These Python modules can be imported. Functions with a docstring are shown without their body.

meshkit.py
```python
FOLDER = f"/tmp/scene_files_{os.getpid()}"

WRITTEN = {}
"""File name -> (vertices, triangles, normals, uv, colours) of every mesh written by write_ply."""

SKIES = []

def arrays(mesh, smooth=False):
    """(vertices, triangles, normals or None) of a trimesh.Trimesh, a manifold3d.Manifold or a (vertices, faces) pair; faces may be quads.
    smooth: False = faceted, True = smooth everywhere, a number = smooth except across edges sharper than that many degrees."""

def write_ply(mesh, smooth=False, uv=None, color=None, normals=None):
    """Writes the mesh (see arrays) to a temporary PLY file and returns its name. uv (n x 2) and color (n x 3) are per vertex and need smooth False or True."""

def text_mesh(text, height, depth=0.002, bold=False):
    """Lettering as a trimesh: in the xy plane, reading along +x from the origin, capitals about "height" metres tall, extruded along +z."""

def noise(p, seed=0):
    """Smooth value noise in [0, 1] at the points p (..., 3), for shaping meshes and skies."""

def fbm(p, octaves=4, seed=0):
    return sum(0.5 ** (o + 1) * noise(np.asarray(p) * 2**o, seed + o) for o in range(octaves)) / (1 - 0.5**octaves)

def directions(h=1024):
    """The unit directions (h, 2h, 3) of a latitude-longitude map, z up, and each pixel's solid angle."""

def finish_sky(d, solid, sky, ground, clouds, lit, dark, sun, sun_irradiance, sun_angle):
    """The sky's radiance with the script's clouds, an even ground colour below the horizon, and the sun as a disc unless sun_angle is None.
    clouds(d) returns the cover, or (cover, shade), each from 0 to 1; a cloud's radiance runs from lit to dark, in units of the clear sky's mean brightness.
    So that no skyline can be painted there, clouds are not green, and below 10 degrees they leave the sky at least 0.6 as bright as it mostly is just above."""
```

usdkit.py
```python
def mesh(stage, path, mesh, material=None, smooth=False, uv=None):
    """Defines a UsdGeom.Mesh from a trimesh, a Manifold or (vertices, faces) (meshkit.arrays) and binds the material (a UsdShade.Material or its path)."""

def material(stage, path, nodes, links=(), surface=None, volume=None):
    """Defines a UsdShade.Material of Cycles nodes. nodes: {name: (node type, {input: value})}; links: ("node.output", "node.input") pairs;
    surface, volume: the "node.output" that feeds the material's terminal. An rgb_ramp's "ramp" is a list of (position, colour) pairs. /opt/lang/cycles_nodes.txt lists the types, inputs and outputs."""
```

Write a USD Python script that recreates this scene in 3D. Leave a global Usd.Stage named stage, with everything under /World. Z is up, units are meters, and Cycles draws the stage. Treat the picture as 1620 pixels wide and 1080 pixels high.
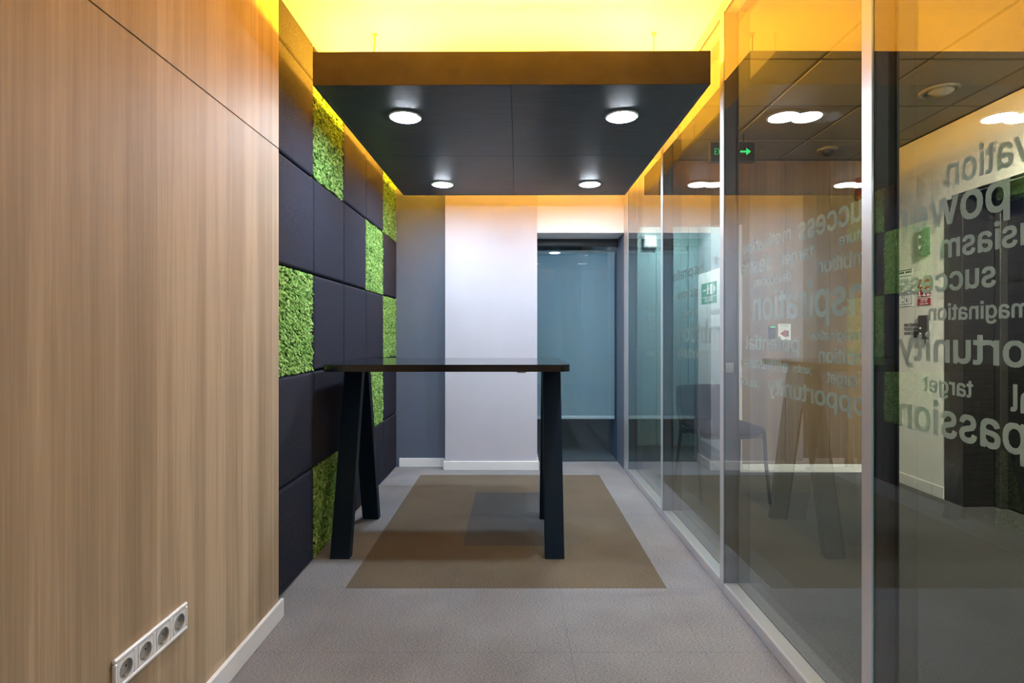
import math, random
import numpy as np, trimesh, usdkit, meshkit
from pxr import Usd, UsdGeom, UsdLux, UsdShade, Gf, Sdf

rng = np.random.default_rng(7)
stage = Usd.Stage.CreateInMemory()
UsdGeom.SetStageUpAxis(stage, UsdGeom.Tokens.z)
UsdGeom.SetStageMetersPerUnit(stage, 1.0)
UsdGeom.Xform.Define(stage, '/World')
UsdGeom.Scope.Define(stage, '/World/Looks')

# ------------------------------------------------------------------ camera, ambient, exposure
FPX, HC = 845.0, 1.185                       # focal length in pixels of a 1620 wide frame, eye height
PX0, PY0 = 814.0, 528.0                      # vanishing point
cam = UsdGeom.Camera.Define(stage, '/World/camera')
cam.CreateHorizontalApertureAttr(36.0)
cam.CreateVerticalApertureAttr(24.0)
cam.CreateFocalLengthAttr(FPX / 1620 * 36)
cam.CreateHorizontalApertureOffsetAttr(-(PX0 - 810) / 1620 * 36)
cam.CreateVerticalApertureOffsetAttr(-(540 - PY0) / 1620 * 36)
cam.CreateClippingRangeAttr(Gf.Vec2f(0.02, 100))
cam.CreateExposureAttr(0.0)
cx = UsdGeom.Xformable(cam)
cx.AddTranslateOp().Set(Gf.Vec3d(0, 0, HC))
cx.AddRotateXOp().Set(90.0)
dome = UsdLux.DomeLight.Define(stage, '/World/sky')
dome.CreateIntensityAttr(0.02)
dome.CreateColorAttr(Gf.Vec3f(0.6, 0.75, 1.0))

DOWN = (420.0, (0.80, 0.89, 1.0))            # canopy downlights: radiance, colour
AMBER = (900.0, (1.0, 0.40, 0.020))           # cove strip on the canopy
ROOM_FILL = (6.0, (1.0, 0.90, 0.78))            # added unseen fill lamps behind the camera
LOBBY_FILL = (700.0, (1.0, 0.86, 0.66))  # added cylinder lamp of the lobby, out of view
WIDE_FILL = (390.0, (1.0, 0.90, 0.76))           # added lobby ceiling lamp, out of view, brightens the glass words
SPOT_FILL = (2800.0, (1.0, 0.88, 0.68))          # added spotlights, out of view, brighten the lobby walls            # 
PASSAGE = (420.0, (0.86, 1.0, 0.97))          # lamp of the passage behind the lobby
OFFICE_FILL = (60.0, (0.62, 0.85, 1.0))           # added unseen lamp that lights the blind from behind

# ------------------------------------------------------------------ helpers
counts = {}
def numbered(parent, name):
    k = (parent, name)
    n = counts.get(k, 0); counts[k] = n + 1
    return name if n == 0 else f'{name}_{n:03d}'

def ppath(parent):
    if parent is None: return '/World'
    if isinstance(parent, str): return parent
    return str(parent.GetPath())

def tag(p, label=None, cat=None, group=None, kind=None):
    for k, v in (('label', label), ('category', cat), ('group', group), ('kind', kind)):
        if v: p.SetCustomDataByKey(k, v)
    return p

def obj(name, mesh, mat, parent=None, label=None, cat=None, group=None, kind=None, smooth=False):
    pp = ppath(parent)
    if isinstance(mesh, (list,)): mesh = trimesh.util.concatenate(mesh)
    m = usdkit.mesh(stage, f'{pp}/{numbered(pp, name)}', mesh, mat, smooth=smooth)
    return tag(m.GetPrim(), label, cat, group, kind)

def thing(name, label=None, cat=None, loc=(0, 0, 0), rotz=0, group=None, kind=None):
    x = UsdGeom.Xform.Define(stage, '/World/' + numbered('/World', name))
    x.AddTranslateOp().Set(Gf.Vec3d(*loc))
    if rotz: x.AddRotateZOp().Set(rotz)
    return tag(x.GetPrim(), label, cat, group, kind)

def dup(root, name, label, loc, rotz=0, group=None):
    x = UsdGeom.Xform.Define(stage, '/World/' + numbered('/World', name))
    x.AddTranslateOp().Set(Gf.Vec3d(*loc))
    if rotz: x.AddRotateZOp().Set(rotz)
    p = x.GetPrim()
    p.GetReferences().AddInternalReference(root.GetPath())
    p.SetInstanceable(True)
    tag(p, label, root.GetCustomDataByKey('category'), group)
    return p

def bx(x0, x1, y0, y1, z0, z1, c=0.0):
    if x1 < x0: x0, x1 = x1, x0
    if y1 < y0: y0, y1 = y1, y0
    if c <= 0:
        m = trimesh.creation.box([x1 - x0, y1 - y0, z1 - z0])
        m.apply_translation([(x0 + x1) / 2, (y0 + y1) / 2, (z0 + z1) / 2])
        return m
    c = min(c, (x1 - x0) * .45, (y1 - y0) * .45, (z1 - z0) * .45)
    pts = []
    for X, sx in ((x0, 1), (x1, -1)):
        for Y, sy in ((y0, 1), (y1, -1)):
            for Z, sz in ((z0, 1), (z1, -1)):
                pts += [(X, Y + sy * c, Z + sz * c), (X + sx * c, Y, Z + sz * c), (X + sx * c, Y + sy * c, Z)]
    return trimesh.convex.convex_hull(np.array(pts))

def disc(r, h, n=40):
    return trimesh.creation.cylinder(radius=r, height=h, sections=n)

def lathe(profile, n=40):
    return trimesh.creation.revolve(np.array(profile, float), sections=n)

def tube(pts, r, n=10, closed_ends=True):
    p = np.asarray(pts, float)
    t = np.gradient(p, axis=0); t /= np.linalg.norm(t, axis=1, keepdims=True) + 1e-12
    ref = np.array([1.0, 0, 0]) if abs(t[:, 0]).max() < .9 else np.array([0, 1.0, 0])
    if abs(np.dot(t, ref)).max() > .95: ref = np.array([0, 0, 1.0])
    a = np.cross(t, ref); a /= np.linalg.norm(a, axis=1, keepdims=True) + 1e-12
    b = np.cross(t, a)
    rr = np.broadcast_to(r, (len(p),))
    ang = np.arange(n) * 2 * np.pi / n
    v = p[:, None] + rr[:, None, None] * (np.cos(ang)[None, :, None] * a[:, None] + np.sin(ang)[None, :, None] * b[:, None])
    V = v.reshape(-1, 3).tolist(); F = []
    for i in range(len(p) - 1):
        for j in range(n):
            k = (j + 1) % n
            A, B, C, D = i * n + j, i * n + k, (i + 1) * n + k, (i + 1) * n + j
            F += [(A, B, C), (A, C, D)]
    c0, c1 = len(V), len(V) + 1
    V += [p[0].tolist(), p[-1].tolist()]
    for j in range(n):
        k = (j + 1) % n
        F += [(c0, k, j), (c1, (len(p) - 1) * n + j, (len(p) - 1) * n + k)]
    m = trimesh.Trimesh(np.array(V), np.array(F), process=False)
    m.fix_normals()
    return m

def smooth_path(pts, n=6):
    """Chaikin-rounded polyline."""
    p = np.asarray(pts, float)
    for _ in range(n // 2):
        q = [p[0]]
        for a, b in zip(p[:-1], p[1:]):
            q += [a * .75 + b * .25, a * .25 + b * .75]
        q.append(p[-1]); p = np.array(q)
    return p

def frame_mesh(m, origin, ex, ey, ez):
    m = m.copy()
    M = np.eye(4); M[:3, 0], M[:3, 1], M[:3, 2], M[:3, 3] = ex, ey, ez, origin
    m.apply_transform(M)
    return m

def text(s, h, depth=.0006, bold=False, center=False):
    m = meshkit.text_mesh(s, h, depth, bold)
    if center: m.apply_translation([-(m.bounds[0][0] + m.bounds[1][0]) / 2, 0, 0])
    return m

def on_x_wall(m, x, y, z):      # read by someone who looks along +x
    return frame_mesh(m, (x, y, z), (0, -1, 0), (0, 0, 1), (-1, 0, 0))
def on_y_wall(m, x, y, z):      # read by someone who looks along +y
    return frame_mesh(m, (x, y, z), (1, 0, 0), (0, 0, 1), (0, -1, 0))

# ------------------------------------------------------------------ materials
def mat(name, nodes, links=(), surface='p.BSDF'):
    return usdkit.material(stage, f'/World/Looks/{name}', nodes, links, surface=surface)

def plain(name, color, rough=.5, metal=0., spec=.5, **kw):
    return mat(name, {'p': ('principled_bsdf', dict(base_color=color, roughness=rough, metallic=metal, specular_ior_level=spec, **kw))})

def emit(name, color, strength):
    return mat(name, {'e': ('emission', dict(color=color, strength=strength))}, surface='e.emission')

def noisy(name, c1, c2, scale, rough=.8, vscale=(1, 1, 1), bump=0., bscale=None, bdist=.002, detail=3, spec=.3, metal=0., lo=.35, hi=.65):
    n = {'g': ('geometry', {}), 'm': ('mapping', {'mapping_type': 'point', 'scale': vscale}),
         'n': ('noise_texture', {'scale': scale, 'detail': detail, 'roughness': .6}),
         'r': ('rgb_ramp', {'ramp': [(lo, c1), (hi, c2)]}),
         'p': ('principled_bsdf', {'roughness': rough, 'specular_ior_level': spec, 'metallic': metal})}
    l = [('g.position', 'm.vector'), ('m.vector', 'n.vector'), ('n.fac', 'r.fac'), ('r.color', 'p.base_color')]
    if bump:
        n['bn'] = ('noise_texture', {'scale': bscale or scale, 'detail': 2})
        n['b'] = ('bump', {'strength': bump, 'distance': bdist})
        l += [('m.vector', 'bn.vector'), ('bn.fac', 'b.height'), ('b.normal', 'p.normal')]
    return mat(name, n, l)

def wood(name, dark, mid, light, rough, axis='y', tint=1.0):
    """Vertical oak grain: long streaks along z, boards of differing tone, all from the world position."""
    n = {'g': ('geometry', {}),
         'm1': ('mapping', {'mapping_type': 'point', 'scale': (9, 9, .22)}),
         'm2': ('mapping', {'mapping_type': 'point', 'scale': (150, 150, 2.2)}),
         'm3': ('mapping', {'mapping_type': 'point', 'scale': (26, 26, .9)}),
         'n1': ('noise_texture', {'scale': 1.0, 'detail': 2, 'roughness': .5, 'distortion': .3}),
         'n2': ('noise_texture', {'scale': 1.0, 'detail': 4, 'roughness': .65}),
         'n3': ('noise_texture', {'scale': 1.0, 'detail': 3, 'roughness': .6, 'distortion': .5}),
         'a1': ('math', {'math_type': 'multiply', 'value2': .60}),
         'a2': ('math', {'math_type': 'multiply_add', 'value2': .46}),
         'a3': ('math', {'math_type': 'multiply_add', 'value2': .40}),
         's': ('separate_xyz', {}),
         'bd': ('math', {'math_type': 'multiply_add', 'value2': 8.6, 'value3': .37}),
         'fl': ('math', {'math_type': 'floor'}),
         'w': ('white_noise_texture', {'dimensions': '1D'}),
         'a4': ('math', {'math_type': 'multiply_add', 'value2': .20}),
         'r': ('rgb_ramp', {'ramp': [(.60, dark), (.85, mid), (1.0, light)]}),
         'b': ('bump', {'strength': .05, 'distance': .002}),
         'p': ('principled_bsdf', {'roughness': rough, 'specular_ior_level': .42})}
    l = [('g.position', 'm1.vector'), ('g.position', 'm2.vector'), ('g.position', 'm3.vector'),
         ('m1.vector', 'n1.vector'), ('m2.vector', 'n2.vector'), ('m3.vector', 'n3.vector'),
         ('n1.fac', 'a1.value1'), ('n2.fac', 'a2.value1'), ('a1.value', 'a2.value3'),
         ('n3.fac', 'a3.value1'), ('a2.value', 'a3.value3'),
         ('g.position', 's.vector'), (f's.{axis}', 'bd.value1'), ('bd.value', 'fl.value1'), ('fl.value', 'w.w'),
         ('w.value', 'a4.value1'), ('a3.value', 'a4.value3'), ('a4.value', 'r.fac'), ('r.color', 'p.base_color'),
         ('n2.fac', 'b.height'), ('b.normal', 'p.normal')]
    return mat(name, n, l)

def glass(name, tint, k=1.0):
    """A window pane: the face towards the viewer mirrors as both faces of the sheet together, the far face only lets through."""
    n = {'g': ('geometry', {}), 'f': ('fresnel', {'IOR': 1.5}),
         'a': ('math', {'math_type': 'add', 'value2': 1.0}),
         'd': ('math', {'math_type': 'divide'}),
         'm': ('math', {'math_type': 'multiply', 'value2': 2.0 * k}),
         'inv': ('math', {'math_type': 'subtract', 'value1': 1.0}),
         'x': ('math', {'math_type': 'multiply', 'use_clamp': True}),
         't': ('transparent_bsdf', {'color': tint}),
         'gl': ('glossy_bsdf', {'color': (1, 1, 1), 'roughness': 0.0}),
         'mx': ('mix_closure', {})}
    l = [('f.fac', 'a.value1'), ('f.fac', 'd.value1'), ('a.value', 'd.value2'), ('d.value', 'm.value1'),
         ('g.backfacing', 'inv.value2'), ('inv.value', 'x.value1'), ('m.value', 'x.value2'),
         ('x.value', 'mx.fac'), ('t.BSDF', 'mx.closure1'), ('gl.BSDF', 'mx.closure2')]
    return mat(name, n, l, surface='mx.closure')

def carpet(name, c1, c2):
    n = {'g': ('geometry', {}), 'm': ('mapping', {'mapping_type': 'point', 'scale': (110, 420, 1)}),
         'n': ('noise_texture', {'scale': 1.0, 'detail': 3, 'roughness': .7}),
         'n2': ('noise_texture', {'scale': 2.2, 'detail': 3}),
         'a': ('math', {'math_type': 'multiply_add', 'value2': .8}),
         'a0': ('math', {'math_type': 'multiply', 'value2': .2}),
         'r': ('rgb_ramp', {'ramp': [(.34, c1), (.66, c2)]}),
         'b': ('bump', {'strength': .8, 'distance': .004}),
         'p': ('principled_bsdf', {'roughness': .95, 'specular_ior_level': .1, 'sheen_weight': .15, 'sheen_roughness': .6})}
    l = [('g.position', 'm.vector'), ('m.vector', 'n.vector'), ('g.position', 'n2.vector'),
         ('n2.fac', 'a0.value1'), ('n.fac', 'a.value1'), ('a0.value', 'a.value3'), ('a.value', 'r.fac'), ('r.color', 'p.base_color'),
         ('n.fac', 'b.height'), ('b.normal', 'p.normal')]
    return mat(name, n, l)

M = {}
M['wood'] = wood('oak_cladding', (.285, .214, .138), (.405, .312, .207), (.510, .403, .274), .58, 'y')
M['wood_dark'] = wood('lobby_wood', (.13, .088, .052), (.19, .132, .08), (.26, .185, .115), .45, 'x')
M['felt'] = noisy('charcoal_felt', (.010, .012, .020), (.040, .045, .068), 300, .95, (1, 1, .8), bump=.5, bscale=420, bdist=.002, spec=.05)
M['moss_base'] = noisy('moss_base', (.012, .03, .006), (.06, .12, .02), 60, .95)
M['leaf'] = mat('moss_leaf', {'g': ('geometry', {}), 'v': ('voronoi_texture', {'scale': 85}), 's': ('separate_color', {}), 'n': ('noise_texture', {'scale': 14, 'detail': 2}), 'a': ('math', {'math_type': 'multiply_add', 'value2': .62}), 'b': ('math', {'math_type': 'multiply', 'value2': .42}), 'r': ('rgb_ramp', {'ramp': [(.08, (.06, .14, .03)), (.35, (.17, .35, .08)), (.65, (.32, .56, .17)), (.95, (.60, .76, .33))]}),
    'd': ('diffuse_bsdf', {}), 't': ('translucent_bsdf', {}), 'mx': ('mix_closure', {'fac': .15})},
    [('g.position', 'v.vector'), ('v.color', 's.color'), ('g.position', 'n.vector'), ('n.fac', 'b.value1'), ('s.r', 'a.value1'), ('b.value', 'a.value3'), ('a.value', 'r.fac'), ('r.color', 'd.color'), ('r.color', 't.color'), ('d.BSDF', 'mx.closure1'), ('t.BSDF', 'mx.closure2')], surface='mx.closure')
M['ceiling'] = plain('ceiling_paint', (.82, .81, .78), .8, spec=.2)
M['white_paint'] = noisy('white_paint', (.75, .75, .75), (.77, .77, .77), 3, .6)
M['lintel'] = noisy('lintel_paint', (.81, .81, .80), (.83, .83, .82), 3, .6)
M['lavender'] = noisy('pale_lavender_paint', (.505, .525, .61), (.525, .545, .63), 3, .55)
M['blue_paint'] = noisy('slate_blue_paint', (.098, .132, .195), (.104, .138, .203), 3, .5)
M['base'] = plain('white_skirting', (.80, .81, .82), .35)
M['plastic'] = plain('white_plastic', (.80, .80, .82), .25)
M['cup'] = plain('socket_cup', (.36, .37, .38), .12)
M['hole'] = plain('dark_hole', (.01, .01, .01), .5)
M['brass'] = plain('contact_metal', (.75, .62, .42), .3, 1.)
M['grey_carpet'] = carpet('grey_carpet', (.064, .074, .088), (.325, .358, .412))
M['brown_carpet'] = carpet('brown_carpet', (.034, .029, .021), (.168, .146, .106))
M['blue_carpet'] = carpet('slate_carpet', (.014, .018, .023), (.078, .092, .110))
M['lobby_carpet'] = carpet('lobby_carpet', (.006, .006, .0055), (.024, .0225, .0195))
M['seam'] = plain('carpet_seam', (.12, .12, .12), .95, spec=.05)
M['canopy'] = noisy('canopy_laminate', (.022, .022, .026), (.037, .036, .041), 6, .46, (1, 14, 1), spec=.3)
M['alu'] = plain('anodised_aluminium', (.60, .60, .63), .36, .5)
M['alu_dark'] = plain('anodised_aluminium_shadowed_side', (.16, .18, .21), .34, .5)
M['side_shade'] = plain('post_side_shade', (.075, .082, .098), .4, .3)  # dark tone stands in for shade on the post sides
M['gasket'] = plain('black_gasket', (.012, .014, .018), .5)
M['glass'] = glass('partition_glass', (.90, .925, .915), 1.05)
M['glass_clear'] = glass('door_glass', (.86, .93, .95))
M['edge'] = plain('glass_edge', (.18, .36, .44), .15)
M['vinyl'] = mat('frosted_vinyl', {'d': ('diffuse_bsdf', {'color': (.80, .84, .81)}), 't': ('translucent_bsdf', {'color': (.80, .83, .80)}), 'x': ('transparent_bsdf', {'color': (.8, .85, .84)}),
    'm1': ('mix_closure', {'fac': .58}), 'm2': ('mix_closure', {'fac': .10})},
    [('d.BSDF', 'm1.closure1'), ('t.BSDF', 'm1.closure2'), ('m1.closure', 'm2.closure1'), ('x.BSDF', 'm2.closure2')], surface='m2.closure')
M['table_top'] = plain('black_gloss_lacquer', (.008, .009, .011), .11, spec=.6)
M['table_leg'] = noisy('blue_black_powder_coat', (.0012, .006, .015), (.004, .024, .058), 330, .6, bump=.25, bscale=400, bdist=.001, spec=.2)
M['steel_small'] = plain('zinc_bracket', (.5, .5, .52), .4, .8)
M['downlight'] = emit('downlight_lens', DOWN[1], DOWN[0])
M['amber'] = emit('amber_led', AMBER[1], AMBER[0])
M['fill_lamp'] = emit('fill_lamp_lens', ROOM_FILL[1], ROOM_FILL[0])
M['added_lobby_lamp'] = emit('added_lobby_lens', LOBBY_FILL[1], LOBBY_FILL[0])
M['added_wide_lamp'] = emit('added_wide_lens', WIDE_FILL[1], WIDE_FILL[0])
M['added_spot'] = emit('added_spot_lens', SPOT_FILL[1], SPOT_FILL[0])
M['passage_lamp'] = emit('passage_lamp_lens', PASSAGE[1], PASSAGE[0])
M['added_office_lamp'] = emit('added_office_lens', OFFICE_FILL[1], OFFICE_FILL[0])
M['ring'] = plain('lamp_ring', (.72, .74, .76), .3, .2)
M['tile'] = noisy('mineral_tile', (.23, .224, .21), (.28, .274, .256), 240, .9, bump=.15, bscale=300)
M['tee'] = plain('ceiling_tee', (.07, .068, .064), .5)
M['perf'] = mat('perforated_tile', {'g': ('geometry', {}), 'v': ('voronoi_texture', {'scale': 70, 'randomness': 0.0}), 'r': ('rgb_ramp', {'ramp': [(.25, (.04, .04, .038)), (.36, (.26, .255, .24))]}), 'p': ('principled_bsdf', {'roughness': .6})},
    [('g.position', 'v.vector'), ('v.distance', 'r.fac'), ('r.color', 'p.base_color')])
M['lobby_white'] = noisy('lobby_white_paint', (.74, .72, .65), (.77, .75, .68), 3, .6)
M['steel'] = plain('dark_brushed_steel', (.15, .145, .14), .32, .85)
M['steel_black'] = noisy('black_steel', (.020, .019, .019), (.034, .032, .031), 4, .35, (1, 1, 30), metal=.4)
M['black'] = plain('black_plastic', (.012, .012, .014), .35)
M['tube_black'] = plain('black_tube', (.020, .021, .025), .3)
M['purple'] = noisy('aubergine_fabric', (.012, .009, .017), (.030, .023, .040), 500, .9, bump=.4, bscale=700, bdist=.001, spec=.2)
M['paper'] = plain('paper', (.82, .83, .82), .7)
M['red'] = plain('sign_red', (.36, .018, .022), .4)
M['red_brown'] = plain('alarm_red', (.22, .035, .022), .4)
M['green'] = plain('sign_green', (.015, .26, .14), .4)
M['ink'] = plain('ink', (.02, .02, .022), .6)
M['white_ink'] = plain('white_ink', (.85, .85, .85), .6)
M['lit_green'] = emit('lit_green', (.05, 1.0, .22), 1.9)
M['lit_led'] = emit('reader_led', (.25, 1.0, .55), 2.0)
M['green_glass'] = mat('green_acrylic', {'p': ('principled_bsdf', {'base_color': (.035, .075, .038), 'roughness': .08, 'specular_ior_level': .8, 'coat_weight': .6})})
M['blind'] = mat('blind_fabric', {'d': ('diffuse_bsdf', {'color': (.40, .54, .62)}), 't': ('translucent_bsdf', {'color': (.32, .50, .60)}), 'm': ('mix_closure', {'fac': .35})},
    [('d.BSDF', 'm.closure1'), ('t.BSDF', 'm.closure2')], surface='m.closure')
M['blind_bar'] = plain('blind_bar', (.62, .70, .73), .4)
M['office_carpet'] = carpet('office_carpet', (.035, .05, .06), (.10, .125, .14))
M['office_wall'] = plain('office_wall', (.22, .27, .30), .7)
M['door_dark'] = plain('door_head', (.045, .055, .065), .35, .3)
M['dark_door'] = plain('teal_grey_door', (.20, .30, .32), .4)
M['yellow_cable'] = plain('pale_cable', (.22, .16, .06), .5)

# ------------------------------------------------------------------ key dimensions (metres, camera stands over the origin)
CEIL = 2.705
XW = -1.048            # front of the panels on the left wall
XWOOD, YWOOD = -.982, 2.225
XG, XG2 = .953, 1.022  # faces of the glazed partition
YB, YREC, YDOOR = 4.65, 4.765, 4.97
XP0, XP1 = -.605, .198
LX, LYB, LZ = 3.075, 4.58, 2.67
YREAR = -2.6

# ------------------------------------------------------------------ floor and carpet tiles
fl = thing('floor', 'grey carpet tile floor with a brown rectangle around a slate centre', 'floor', kind='structure')
obj('subfloor', bx(-1.12, XG2 + .01, YREAR, YDOOR, -.06, -.006), M['seam'], fl)
TX0, TY0 = -.79, 2.49
vx = [-1.12, -.79, -.29, .21, .71, XG + .03]
ys = [TY0 + .5 * k for k in range(-5, 6)] + [YDOOR]
gap = .0003
for i in range(len(vx) - 1):
    for j in range(len(ys) - 1):
        kind = 'grey_carpet'
        if 1 <= i <= 3 and 5 <= j <= 8:
            kind = 'blue_carpet' if (i == 2 and 6 <= j <= 7) else 'brown_carpet'
        if ys[j + 1] - ys[j] < .02: continue
        obj('carpet_tile', bx(vx[i] + gap, vx[i + 1] - gap, ys[j] + gap, ys[j + 1] - gap, -.006, 0, .0006), M[kind], fl,
            label={'brown_carpet': 'brown carpet tile', 'blue_carpet': 'slate blue carpet tile'}.get(kind))
obj('carpet', bx(-1.12, XG + .03, YREAR, ys[0] - gap, -.006, 0), M['grey_carpet'], fl)
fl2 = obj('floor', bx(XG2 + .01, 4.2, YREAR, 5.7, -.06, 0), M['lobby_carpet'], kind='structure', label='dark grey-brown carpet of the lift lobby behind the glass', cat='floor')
fl3 = obj('floor', bx(-.7, XG2 + .01, YDOOR, 8.2, -.06, -.001), M['office_carpet'], kind='structure', label='dim blue-grey carpet seen under the roller blind', cat='floor')

# ------------------------------------------------------------------ ceilings
obj('ceiling', bx(-1.12, XG2, YREAR, YREC + .1, CEIL, CEIL + .08), M['ceiling'], kind='structure', label='smooth white ceiling lit amber above the hanging canopy', cat='ceiling')
lc = thing('ceiling', 'dim mineral tile ceiling of the lift lobby behind the glass', 'ceiling', kind='structure')
obj('slab', bx(XG2, 4.2, YREAR, 5.8, LZ + .03, LZ + .10), M['tee'], lc)
cxs = [XG2 + .002, 1.07, 1.66, 2.255, 2.85, LX]
cys = [YREAR] + [2.9 - .6 * k for k in range(4, 0, -1)] + [2.9, 3.5, 4.1, LYB]
for i in range(len(cxs) - 1):
    for j in range(len(cys) - 1):
        vent = (i == 2 and j == len(cys) - 3)
        obj('vent_tile' if vent else 'ceiling_tile', bx(cxs[i] + .011, cxs[i + 1] - .011, cys[j] + .011, cys[j + 1] - .011, LZ + .004, LZ + .028, .003),
            M['perf' if vent else 'tile'], lc, label='perforated air vent tile' if vent else None)
tees = [bx(x - .012, x + .012, YREAR, LYB, LZ + .008, LZ + .03) for x in cxs[1:-1]] + [bx(cxs[0], LX, y - .012, y + .012, LZ + .008, LZ + .03) for y in cys[1:-1]]
obj('grid_bars', tees, M['tee'], lc)
obj('ceiling', bx(-.7, XG2 + .02, YDOOR, 8.2, 2.5, 2.58), M['white_paint'], kind='structure', label='ceiling of the dim room behind the blind', cat='ceiling')
obj('ceiling', bx(XG2 + .03, 2.05, LYB + .12, 5.78, 2.4, 2.45), M['white_paint'], kind='structure', label='low ceiling of the passage behind the lobby', cat='ceiling')

# ------------------------------------------------------------------ left wall: oak cladding, felt panels and moss panels
wl = thing('wall_left', 'left wall clad in pale oak, then in charcoal felt squares and green moss squares', 'wall', kind='structure')
obj('masonry', bx(-1.2, -1.1, YREAR, YREC + .1, 0, CEIL), M['blue_paint'], wl)
ZS = 1.955
obj('wood_panel', bx(-1.1, XWOOD, YREAR, YWOOD, 0, ZS - .0015, .0012), M['wood'], wl, label='lower pale oak veneer panel')
obj('wood_panel', bx(-1.1, XWOOD, YREAR, YWOOD, ZS + .0015, CEIL, .0012), M['wood'], wl, label='upper pale oak veneer panel above the thin joint')
obj('joint', bx(-1.1, XWOOD - .004, YREAR, YWOOD - .002, ZS - .0015, ZS + .0015), M['hole'], wl)

def pillow(y0, y1, z0, z1, xb, xf, r=.014, seed=0):
    def samples(a, b):
        e = np.array([0, .0012, .004, .009, .015, .021])
        mid = np.linspace(a + .03, b - .03, 8) if b - a > .1 else np.linspace(a + .03, b - .03, 3)
        return np.concatenate([a + e, mid, (b - e)[::-1]])
    Y, Z = samples(y0, y1), samples(z0, z1)
    def h(t, a, b):
        e = np.minimum(t - a, b - t)
        q = np.clip(1 - e / r, 0, 1)
        return np.sqrt(np.maximum(1 - q * q, 0))
    gy, gz = np.meshgrid(Y, Z, indexing='ij')
    H = np.minimum(h(gy, y0, y1)[...], 1) * h(gz, z0, z1)
    belly = np.sin(np.pi * (gy - y0) / (y1 - y0)) * np.sin(np.pi * np.clip((gz - z0) / (z1 - z0), 0, 1))
    X = xb + (xf - xb) * (.55 + .45 * H) + .004 * belly - .004
    ny, nz = gy.shape
    V = np.stack([X, gy, gz], -1).reshape(-1, 3)
    i, j = np.meshgrid(np.arange(ny - 1), np.arange(nz - 1), indexing='ij')
    a = i * nz + j; b = a + nz; c = b + 1; d = a + 1
    F = np.concatenate([np.stack([a, b, c], -1).reshape(-1, 3), np.stack([a, c, d], -1).reshape(-1, 3)])
    m = trimesh.Trimesh(V, F, process=False)
    back = bx(xb, xb + (xf - xb) * .54, y0 + .0006, y1 - .0006, z0 + .0006, z1 - .0006)
    # sides from the rim down to the backing
    rim = [k * nz for k in range(ny)] + [(ny - 1) * nz + k for k in range(1, nz)] + [k * nz + nz - 1 for k in range(ny - 2, -1, -1)] + [k for k in range(nz - 2, 0, -1)]
    P = V[rim]; Q = P.copy(); Q[:, 0] = xb
    n = len(rim)
    SV = np.vstack([P, Q]); SF = []
    for k in range(n):
        l = (k + 1) % n
        SF += [(k, n + k, n + l), (k, n + l, l)]
    side = trimesh.Trimesh(SV, np.array(SF), process=False)
    return trimesh.util.concatenate([m, side, back])

pcols = [2.30, 2.80, 3.295, 3.79, 4.285, YREC]
prows = [(2.51, CEIL), (2.003, 2.51), (1.497, 2.003), (.99, 1.497), (.484, .99), (.003, .484)]
mosses = {(1, 1), (4, 1), (3, 2), (0, 3), (4, 3), (3, 4), (1, 5)}

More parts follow.
